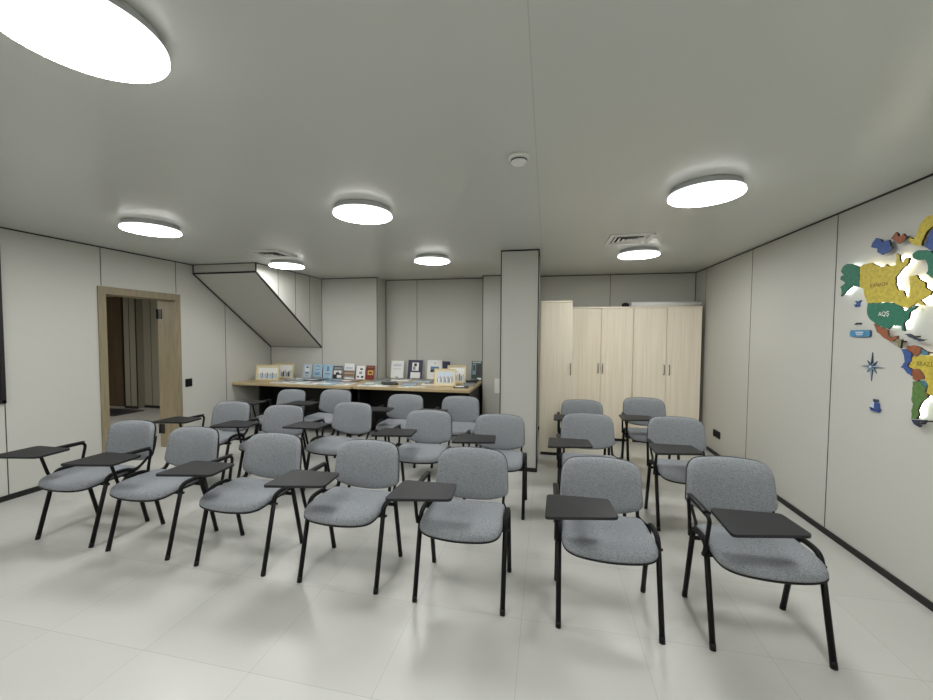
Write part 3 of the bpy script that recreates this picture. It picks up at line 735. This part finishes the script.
XM = XR - 0.030           # back of the map pieces
t_map = thing('wall_map', 'colourful wooden world map glowing from behind on the right wall', 'map', (XR, 2.75, 1.6))
def rel(y, z): return (y - 2.75, z - 1.6)
def inset(poly, d):
    n = len(poly); out = []
    area = sum(poly[i][0] * poly[(i + 1) % n][1] - poly[(i + 1) % n][0] * poly[i][1] for i in range(n))
    sg = 1 if area > 0 else -1
    for i in range(n):
        a, b, c = Vector(poly[i - 1]), Vector(poly[i]), Vector(poly[(i + 1) % n])
        e1 = (b - a).normalized(); e2 = (c - b).normalized()
        nn = Vector((-(e1.y + e2.y), e1.x + e2.x)) * sg
        nn = nn.normalized() if nn.length > 1e-4 else Vector((-e1.y, e1.x)) * sg
        out.append(b + nn * d)
    return out
def area_tri(t): return abs((t[1] - t[0]).cross(t[2] - t[0]))
def jag(poly, amp, seed):
    rr = random.Random(seed); out = []
    n = len(poly)
    for i in range(n):
        a, b = Vector(poly[i]), Vector(poly[(i + 1) % n])
        k = max(1, int((b - a).length / 0.014))
        for j in range(k):
            p = a.lerp(b, j / k)
            if j: p += Vector((rr.uniform(-amp, amp), rr.uniform(-amp, amp)))
            out.append((p.x, p.y))
    return out
def inside(p, poly):
    c = False; n = len(poly); j = n - 1
    for i in range(n):
        (yi, zi), (yj, zj) = poly[i], poly[j]
        if (zi > p[1]) != (zj > p[1]) and p[0] < (yj - yi) * (p[1] - zi) / (zj - zi) + yi: c = not c
        j = i
    return c
for k, (nm, colr, poly) in enumerate(MAP_PIECES):
    pl = [rel(y, z) for y, z in jag(poly, 0.0030, k)]
    bm = B()
    add_prism(bm, pl, lambda p: (-0.030, p[0], p[1]), lambda p: (-0.042, p[0], p[1]), 0, 1)
    pc = obj(nm, bm, [M['m_' + colr], M['m_edge']], t_map, None)
    pc['label'] = {'green': 'green', 'yellow': 'yellow', 'brown': 'brown', 'olive': 'olive', 'navy': 'dark navy', 'blue': 'blue', 'teal': 'teal', 'leaf': 'leaf green'}[colr] + ' map piece'
    # stand-off that holds the piece to the wall
    best = max(tessellate_polygon([[Vector((p[0], p[1], 0)) for p in pl]]), key=lambda t: area_tri([Vector(pl[k]) for k in t]))
    ctr = sum((Vector(pl[k]) for k in best), Vector((0, 0))) / 3
    bm = B(); add_box(bm, (-0.015, ctr.x, ctr.y), (0.030, 0.008, 0.008)); obj('spacer', bm, M['m_edge'], pc)
    if nm in ('alaska', 'canada', 'united_states', 'brazil', 'argentina'):
        ins = inset([rel(y, z) for y, z in poly], 0.020)
        rp = [rel(y, z) for y, z in poly]
        runs = []; cur = []
        for i, q in enumerate(ins):
            q2 = ins[(i + 1) % len(ins)]
            ok = all(inside(Vector(q).lerp(Vector(q2), s), rp) for s in (0, .25, .5, .75, 1)) and (q2 - q).length > 0.004
            if ok:
                if not cur: cur = [q]
                cur.append(q2)
            elif cur: runs.append(cur); cur = []
        if cur: runs.append(cur)
        bm = B()
        for rn in runs:
            for a, b in zip(rn[:-1], rn[1:]):
                add_tube(bm, [Vector((-0.012, a.x, a.y)), Vector((-0.012, b.x, b.y))], 0.004, 6)
        obj('led_strip', bm, M['led'], pc, 'white glowing light strip')

def text_on_map(txt, y0, z0, width, mat, parent, name, depth=-0.0424):
    cu = bpy.data.curves.new('lettering', 'FONT'); cu.body = txt; cu.size = 1.0
    to = bpy.data.objects.new('lettering', cu); COL.objects.link(to)
    dg = bpy.context.evaluated_depsgraph_get(); dg.update()
    me = bpy.data.meshes.new_from_object(to.evaluated_get(dg))
    bpy.data.objects.remove(to)
    xs = [v.co.x for v in me.vertices]; x0, x1 = min(xs), max(xs)
    k = width / (x1 - x0)
    yy, zz = rel(y0, z0)
    for v in me.vertices:
        u, w = (v.co.x - x0) * k, v.co.y * k
        v.co = (depth, yy - u, zz + w)
    me.materials.clear(); me.materials.append(mat)
    o = bpy.data.objects.new(name, me); COL.objects.link(o); o.parent = parent
    return o
ink = principled('map_ink', (0.06, 0.045, 0.01), 0.7); whiteink = principled('map_white_ink', (0.8, 0.8, 0.78), 0.6)
can = [c for c in t_map.children if c.name.startswith('canada')][0]
usa = [c for c in t_map.children if c.name.startswith('united_states')][0]
bra = [c for c in t_map.children if c.name.startswith('brazil')][0]
text_on_map('KANADA', 3.122, 1.884, 0.140, ink, can, 'lettering')
text_on_map('AQ\u015e', 3.048, 1.690, 0.083, whiteink, usa, 'lettering')
text_on_map('BRAZ\u0130LIYA', 2.758, 1.388, 0.165, ink, bra, 'lettering')

def wall_prism(name, polys, loc, tk=0.012):
    """polys: list of (points (y,z) world, material, depth offset)"""
    bm = B(); mats = []
    for pts, mm, off in polys:
        if mm not in mats: mats.append(mm)
        i = mats.index(mm)
        add_prism(bm, [(a - loc[0], b - loc[1]) for a, b in pts], lambda p: (0.0 - off, p[0], p[1]), lambda p: (-tk - off, p[0], p[1]), i, i)
    o = obj(name, bm, [M[k] for k in mats]); o.location = (XR, loc[0], loc[1])
    return o
# compass rose
t = thing('compass_rose', 'eight pointed dark compass rose on the right wall left of the map', 'compass', (XR, 3.132, 1.350))
bm = B()
for k in range(8):
    a = k * math.pi / 4
    Lr = 0.0985 if k % 2 == 0 else 0.058
    tip = Vector((math.cos(a), math.sin(a))) * Lr
    b1 = Vector((math.cos(a + math.pi / 8), math.sin(a + math.pi / 8))) * 0.022
    b2 = Vector((math.cos(a - math.pi / 8), math.sin(a - math.pi / 8))) * 0.022
    c0 = bm.verts.new((-0.014, 0, 0)); v1 = bm.verts.new((-0.005, tip.x, tip.y)); v2 = bm.verts.new((-0.008, b1.x, b1.y)); v3 = bm.verts.new((-0.008, b2.x, b2.y))
    w1 = bm.verts.new((0, tip.x, tip.y)); w2 = bm.verts.new((0, b1.x, b1.y)); w3 = bm.verts.new((0, b2.x, b2.y))
    f = bm.faces.new((c0, v1, v2)); f.material_index = 0
    f = bm.faces.new((c0, v3, v1)); f.material_index = 1
    bm.faces.new((v1, w1, w2, v2)); bm.faces.new((v1, v3, w3, w1))
obj('star', bm, [M['m_navy'], M['bluep']], t)
bm = B()
add_disc_lathe(bm, [(0.008, 0), (0.008, 0.003), (0.004, 0.005)], (0, 0, 0), 16)
bm.transform(Matrix.Translation((-0.012, 0, 0)) @ Matrix.Rotation(-math.pi / 2, 4, 'Y')); obj('hub', bm, M['paleblue'], t)
# small aeroplane pointing up to the right
def place(pts, c, ang, s):
    ca, sa = math.cos(ang), math.sin(ang)
    return [(c[0] - s * (u * ca - v * sa), c[1] + s * (u * sa + v * ca)) for u, v in pts]
plane = [(0, 1.0), (.10, .85), (.12, .35), (.8, -.15), (.8, -.32), (.12, -.08), (.09, -.62), (.34, -.84), (.34, -.96), (0, -.86), (-.34, -.96), (-.34, -.84), (-.09, -.62), (-.12, -.08), (-.8, -.32), (-.8, -.15), (-.12, .35), (-.10, .85)]
tag(wall_prism('plane_ornament', [(place(plane, (3.273, 1.792), -0.95, 0.033), 'm_blue', 0.0)], (3.273, 1.792)), 'small blue wooden aeroplane on the right wall left of the green map piece', 'ornament')
tag(wall_prism('wave_ornament', [([(3.2955, 1.640), (3.275, 1.653), (3.250, 1.653), (3.2374, 1.648), (3.241, 1.641), (3.268, 1.6445)], 'm_navy', 0.0)], (3.268, 1.645)), 'tiny dark curved ornament just above the blue plaque', 'ornament')
t = thing('plaque', 'rounded blue plaque with two white lines left of the map', 'plaque', (XR, 3.240, 1.577))
rr = round_path([(-0.09, 0.024, 0), (0.09, 0.024, 0), (0.09, -0.024, 0), (-0.09, -0.024, 0)], 0.016, 5, True)
bm = B(); add_prism(bm, [(p.x, p.y) for p in rr], lambda p: (0, p[0], p[1]), lambda p: (-0.012, p[0], p[1]), 0, 1); obj('board', bm, [M['m_sky'], M['m_navy']], t)
bm = B(); lohi(bm, (-0.0128, -0.033, 0.002), (-0.0118, 0.036, 0.012)); lohi(bm, (-0.0128, -0.028, -0.012), (-0.0118, 0.030, -0.003)); obj('white_lines', bm, M['paleblue'], t, 'two pale printed bars')
# sailing ship
t = thing('ship_ornament', 'small blue sailing ship ornament low on the right wall under the compass', 'ornament', (XR, 3.083, 1.087))
def ship(pts, a, b, mm, nm):
    bm = B(); add_prism(bm, pts, lambda p: (-a, p[0], p[1]), lambda p: (-b, p[0], p[1])); obj(nm, bm, M[mm], t)
ship([(0.040, -0.010), (0.030, -0.032), (-0.028, -0.034), (-0.044, -0.012), (-0.030, -0.020), (0.026, -0.018)], 0, 0.014, 'm_blue', 'hull')
ship([(0.044, -0.008), (0.020, 0.026), (0.004, 0.028), (0.010, -0.014)], 0, 0.011, 'paleblue', 'sail')
ship([(0.006, 0.028), (-0.026, 0.026), (-0.032, -0.014), (0.006, -0.014)], 0, 0.012, 'm_blue', 'sail')
ship([(0.014, 0.030), (0.016, 0.048), (-0.016, 0.048), (-0.020, 0.030)], 0, 0.012, 'm_navy', 'flag')

# ---------------------------------------------------------------- the chair with a writing tablet
def cushion(outline, prof_front, prof_back, warp, mi=0, mi_back=1, rings_back_from=None):
    """outline 2D around (0,0); profiles list of (scale inset metres, height); warp maps (u,v,w)->xyz"""
    bm = B()
    n = len(outline)
    cu = sum(p[0] for p in outline) / n; cv = sum(p[1] for p in outline) / n
    def ring(sc, w):
        return [bm.verts.new(warp(cu + (p[0] - cu) * sc, cv + (p[1] - cv) * sc, w)) for p in outline]
    seq = [(s, w, 0) for s, w in prof_front] + [(s, w, 1) for s, w in prof_back]
    rs = [ring(s, w) for s, w, _ in seq]
    for i in range(len(rs) - 1):
        for j in range(n):
            f = bm.faces.new((rs[i][j], rs[i][(j + 1) % n], rs[i + 1][(j + 1) % n], rs[i + 1][j])); f.smooth = True
            f.material_index = mi
    for R, s in ((rs[0], seq[0]), (rs[-1], seq[-1])):
        c = bm.verts.new(warp(cu, cv, s[1]))
        for j in range(n):
            f = bm.faces.new((R[j], R[(j + 1) % n], c)); f.smooth = True; f.material_index = mi
    return bm

def make_chair():
    """faces -y; front feet at y=-0.2, rear feet at y=+0.2"""
    t = thing('tablet_chair', 'chair', 'chair')
    LX = 0.256
    OY = -0.2
    def P(x, y, z): return Vector((x, y + OY, z))
    rT = 0.0142
    # legs and side rails: a rounded inverted U on each side
    for sx in (-1, 1):
        x = sx * LX
        for foot, top in (((0.0, 0.0), (0.112, 0.435)), ((0.405, 0.0), (0.308, 0.43))):
            bm = B()
            add_tube(bm, [P(x, foot[0] + (top[0] - foot[0]) * 0.03, 0.012), P(x, top[0], top[1])], rT, 12)
            lg = obj('leg', bm, M['frame'], t)
            bm = B()
            d = (top[0] - foot[0])
            add_tube(bm, [P(x, foot[0], 0.0), P(x, foot[0] + d * 0.07, 0.032)], rT + 0.0008, 12)
            obj('foot_cap', bm, M['plastic'], lg)
        bm = B()
        add_tube(bm, smooth_path([P(x, 0.110, 0.428), P(x, 0.121, 0.460), P(x, 0.150, 0.480), P(x, 0.21, 0.484), P(x, 0.265, 0.478), P(x, 0.297, 0.458), P(x, 0.309, 0.425)], 5), rT, 12)
        sr = obj('side_rail', bm, M['frame'], t)
        bm = B(); add_tube(bm, [P(x - sx * 0.02, 0.115, 0.422), P(x + sx * 0.022, 0.115, 0.422)], 0.008, 8); obj('bolt', bm, M['plastic'], sr)
    # crossbars under the seat
    for y, z in ((0.125, 0.415), (0.30, 0.412)):
        bm = B(); add_tube(bm, [P(-LX, y, z), P(LX, y, z)], 0.011, 10); obj('crossbar', bm, M['frame'], t)
    # seat
    o = []
    base = [(-0.232, 0.365), (0.232, 0.365), (0.246, 0.03), (0.19, -0.032), (0.0, -0.056), (-0.19, -0.032), (-0.246, 0.03)]
    rp = round_path([(a, b, 0) for a, b in base], [0.05, 0.05, 0.10, 0.09, 0.12, 0.09, 0.10], 6, True)
    outl = [(p.x, p.y) for p in rp]
    def seat_warp(u, v, w):
        z = 0.470 + w
        f = max(0.0, (0.13 - v) / 0.19)
        z -= 0.015 * f * f                      # waterfall front
        z += 0.012 * (u / 0.23) ** 2 * (1 - min(1, f))
        r = max(0.0, (v - 0.26) / 0.1)
        z += 0.006 * r * r
        return P(u, v, z)
    bm = cushion(outl, [(0.25, 0.010), (0.55, 0.009), (0.8, 0.005), (0.92, -0.001), (0.975, -0.012), (0.998, -0.026), (1.0, -0.034)], [(0.985, -0.042), (0.9, -0.044)], seat_warp)
    st = obj('seat', bm, [M['fabric']], t, 'grey fabric seat')
    bm = cushion(outl, [(0.3, -0.040), (0.985, -0.040), (1.004, -0.043), (1.002, -0.048)], [(0.97, -0.054), (0.5, -0.055)], seat_warp)
    obj('seat_shell', bm, M['plastic'], st)
    # backrest
    base = [(-0.230, 0.328), (0.0, 0.342), (0.230, 0.328), (0.246, 0.062), (0.135, 0.014), (0.0, 0.0), (-0.135, 0.014), (-0.246, 0.062)]
    rp = round_path([(a, b, 0) for a, b in base], [0.085, 0.12, 0.085, 0.04, 0.06, 0.08, 0.06, 0.04], 6, True)
    outb = [(p.x, p.y) for p in rp]
    tl = math.radians(13)
    def back_warp(u, v, w):
        c = 0.05 * (u / 0.236) ** 2              # wraps forward at the sides
        wv = 0.010 * math.cos(v / 0.34 * math.pi * 2 - 1.2)
        y = 0.402 - c * 0.9 - w + v * math.tan(tl) * 0.9 + wv * 0.5
        z = 0.450 + v * math.cos(tl * 0.9)
        return P(u, y, z)
    bm = cushion(outb, [(0.25, 0.012), (0.6, 0.0115), (0.85, 0.008), (0.95, 0.002), (0.985, -0.008), (1.0, -0.018)], [(0.99, -0.024), (0.9, -0.026)], back_warp)
    bk = obj('backrest', bm, [M['fabric']], t, 'grey fabric backrest')
    bm = cushion(outb, [(0.3, -0.022), (0.99, -0.022), (1.006, -0.026), (1.004, -0.034)], [(0.96, -0.042), (0.5, -0.044)], back_warp)
    obj('back_shell', bm, M['plastic'], bk)
    for sx in (-1, 1):
        x = sx * 0.214
        bm = B()
        add_tube(bm, smooth_path([P(sx * 0.244, 0.29, 0.456), P(sx * 0.232, 0.335, 0.452), P(x, 0.385, 0.462), P(x, 0.412, 0.50), P(x, 0.432, 0.56), P(x - sx * 0.01, 0.462, 0.66)], 5), 0.017, 10, 0.009, up=Vector((1, 0, 0)))
        obj('back_support', bm, M['frame'], t)
    # armrest loop that carries the tablet, on the sitter's right (-x)
    ax = -0.272
    bm = B()
    pth = round_path([P(ax, 0.105, 0.420), P(ax, 0.085, 0.47), P(ax, 0.040, 0.640), P(ax, 0.342, 0.640), P(ax, 0.312, 0.50), P(ax, 0.306, 0.42)], [0, 0.03, 0.035, 0.045, 0.05, 0], 7)
    add_tube(bm, pth, 0.0105, 10)
    arm = obj('armrest', bm, M['frame'], t)
    bm = B(); add_tube(bm, smooth_path([P(ax, 0.09, 0.652), P(ax, 0.2, 0.653), P(ax, 0.325, 0.650)], 4), 0.017, 10, 0.007); obj('arm_pad', bm, M['plastic'], arm)
    # tablet
    base = [(-0.335, -0.178), (0.018, -0.108), (0.0, 0.105), (-0.325, 0.10)]
    rp = round_path([(a, b, 0) for a, b in base], [0.025, 0.028, 0.022, 0.03], 5, True)
    bm = B(); add_prism(bm, [(p.x, p.y) for p in rp], lambda p: P(p[0], p[1], 0.660), lambda p: P(p[0], p[1], 0.674))
    bmesh.ops.bevel(bm, geom=[e for e in bm.edges if e.is_boundary is False and len(e.link_faces) == 2 and e.calc_face_angle(0) > 1.2 and abs((e.verts[0].co - e.verts[1].co).z) < 1e-4], offset=0.003, segments=2, affect='EDGES')
    tb = obj('writing_tablet', bm, M['tablet'], t, 'dark grey writing tablet')
    bm = B(); add_box(bm, P(-0.255, 0.01, 0.650), (0.07, 0.12, 0.022), 0, None, 0.004); add_tube(bm, [P(-0.29, 0.03, 0.634), P(-0.22, 0.03, 0.634)], 0.013, 10)
    obj('tablet_hinge', bm, M['plastic'], tb)
    return t

ORD = ['leftmost', 'second from left', 'third from left', 'fourth from left', 'rightmost']
chairs = []
def row(xs, fmt, names):
    for (x, y, rz, dx, by, bz), nm in zip(xs, names):
        chairs.append((x, y + 0.2, rz, (dx, by, bz), fmt % nm))
row([(-3.457, 2.13, 0, -.06, .07, .01), (-2.777, 2.12, 0, -.06, .03, 0), (-2.015, 2.107, 0, -.03, .01, 0), (-1.237, 2.10, 0, -.03, 0, 0), (-0.475, 2.083, 0, -.03, 0, 0)],
    'grey chair with writing tablet, %s in the front row of the left block', ORD)
row([(0.338, 2.057, 0, 0, 0, 0), (1.084, 2.065, 0, .07, .07, .03)], 'grey chair with writing tablet, %s of the front pair by the map wall', ['left one', 'right one'])
row([(-3.43, 3.24, 0, -.05, 0, 0), (-2.72, 3.22, 0, -.05, -.05, 0), (-2.045, 3.31, -.12, -.01, .03, .03), (-1.145, 3.27, 0, -.01, 0, 0), (-0.43, 3.225, 0, .01, 0, 0)],
    'grey chair with writing tablet, %s in the middle row of the left block', ORD)
row([(-3.42, 4.22, -.15, -.10, 0, 0), (-2.82, 4.36, -.05, -.03, 0, 0), (-1.74, 4.22, 0, -.03, -.03, 0), (-1.03, 4.26, 0, -.09, -.05, 0)],
    'grey chair with writing tablet, %s in the back row next to the desks', ['leftmost', 'second from left', 'third from left', 'rightmost'])
row([(0.385, 3.27, 0, -.03, .07, .025), (1.15, 3.27, 0, 0, .07, .03)], 'grey chair with writing tablet, %s of the middle pair right of the column', ['left one', 'right one'])
row([(0.418, 4.28, 0, 0, 0, 0), (1.15, 4.43, 0, -.03, .07, .02)], 'grey chair with writing tablet, %s of the back pair before the cabinets', ['left one', 'right one'])
ch0 = make_chair()
made = []
for i, (x, y, rz, dx, lb) in enumerate(chairs):
    c = ch0 if i == 0 else dup(ch0, (x, y, 0), rz)
    c.location = (x, y, 0); c.rotation_euler = (0, 0, rz)
    c['label'] = lb; c['group'] = 'grey tablet chairs'
    made.append((c, dx))
for c, (dx, by, bz) in made:
    for k in c.children:
        if k.name.startswith('writing_tablet'):
            k.location.x = dx
        if k.name.startswith('backrest'):
            k.location.y = by; k.location.z = bz
        if k.name.startswith('back_support') and (by or bz):
            me = k.data.copy()                    # this chair's back sits further back on bent supports
            for v in me.vertices:
                f = min(1.0, max(0.0, (v.co.z - 0.455) / 0.10))
                v.co.y += by * f; v.co.z += bz * f
            k.data = me
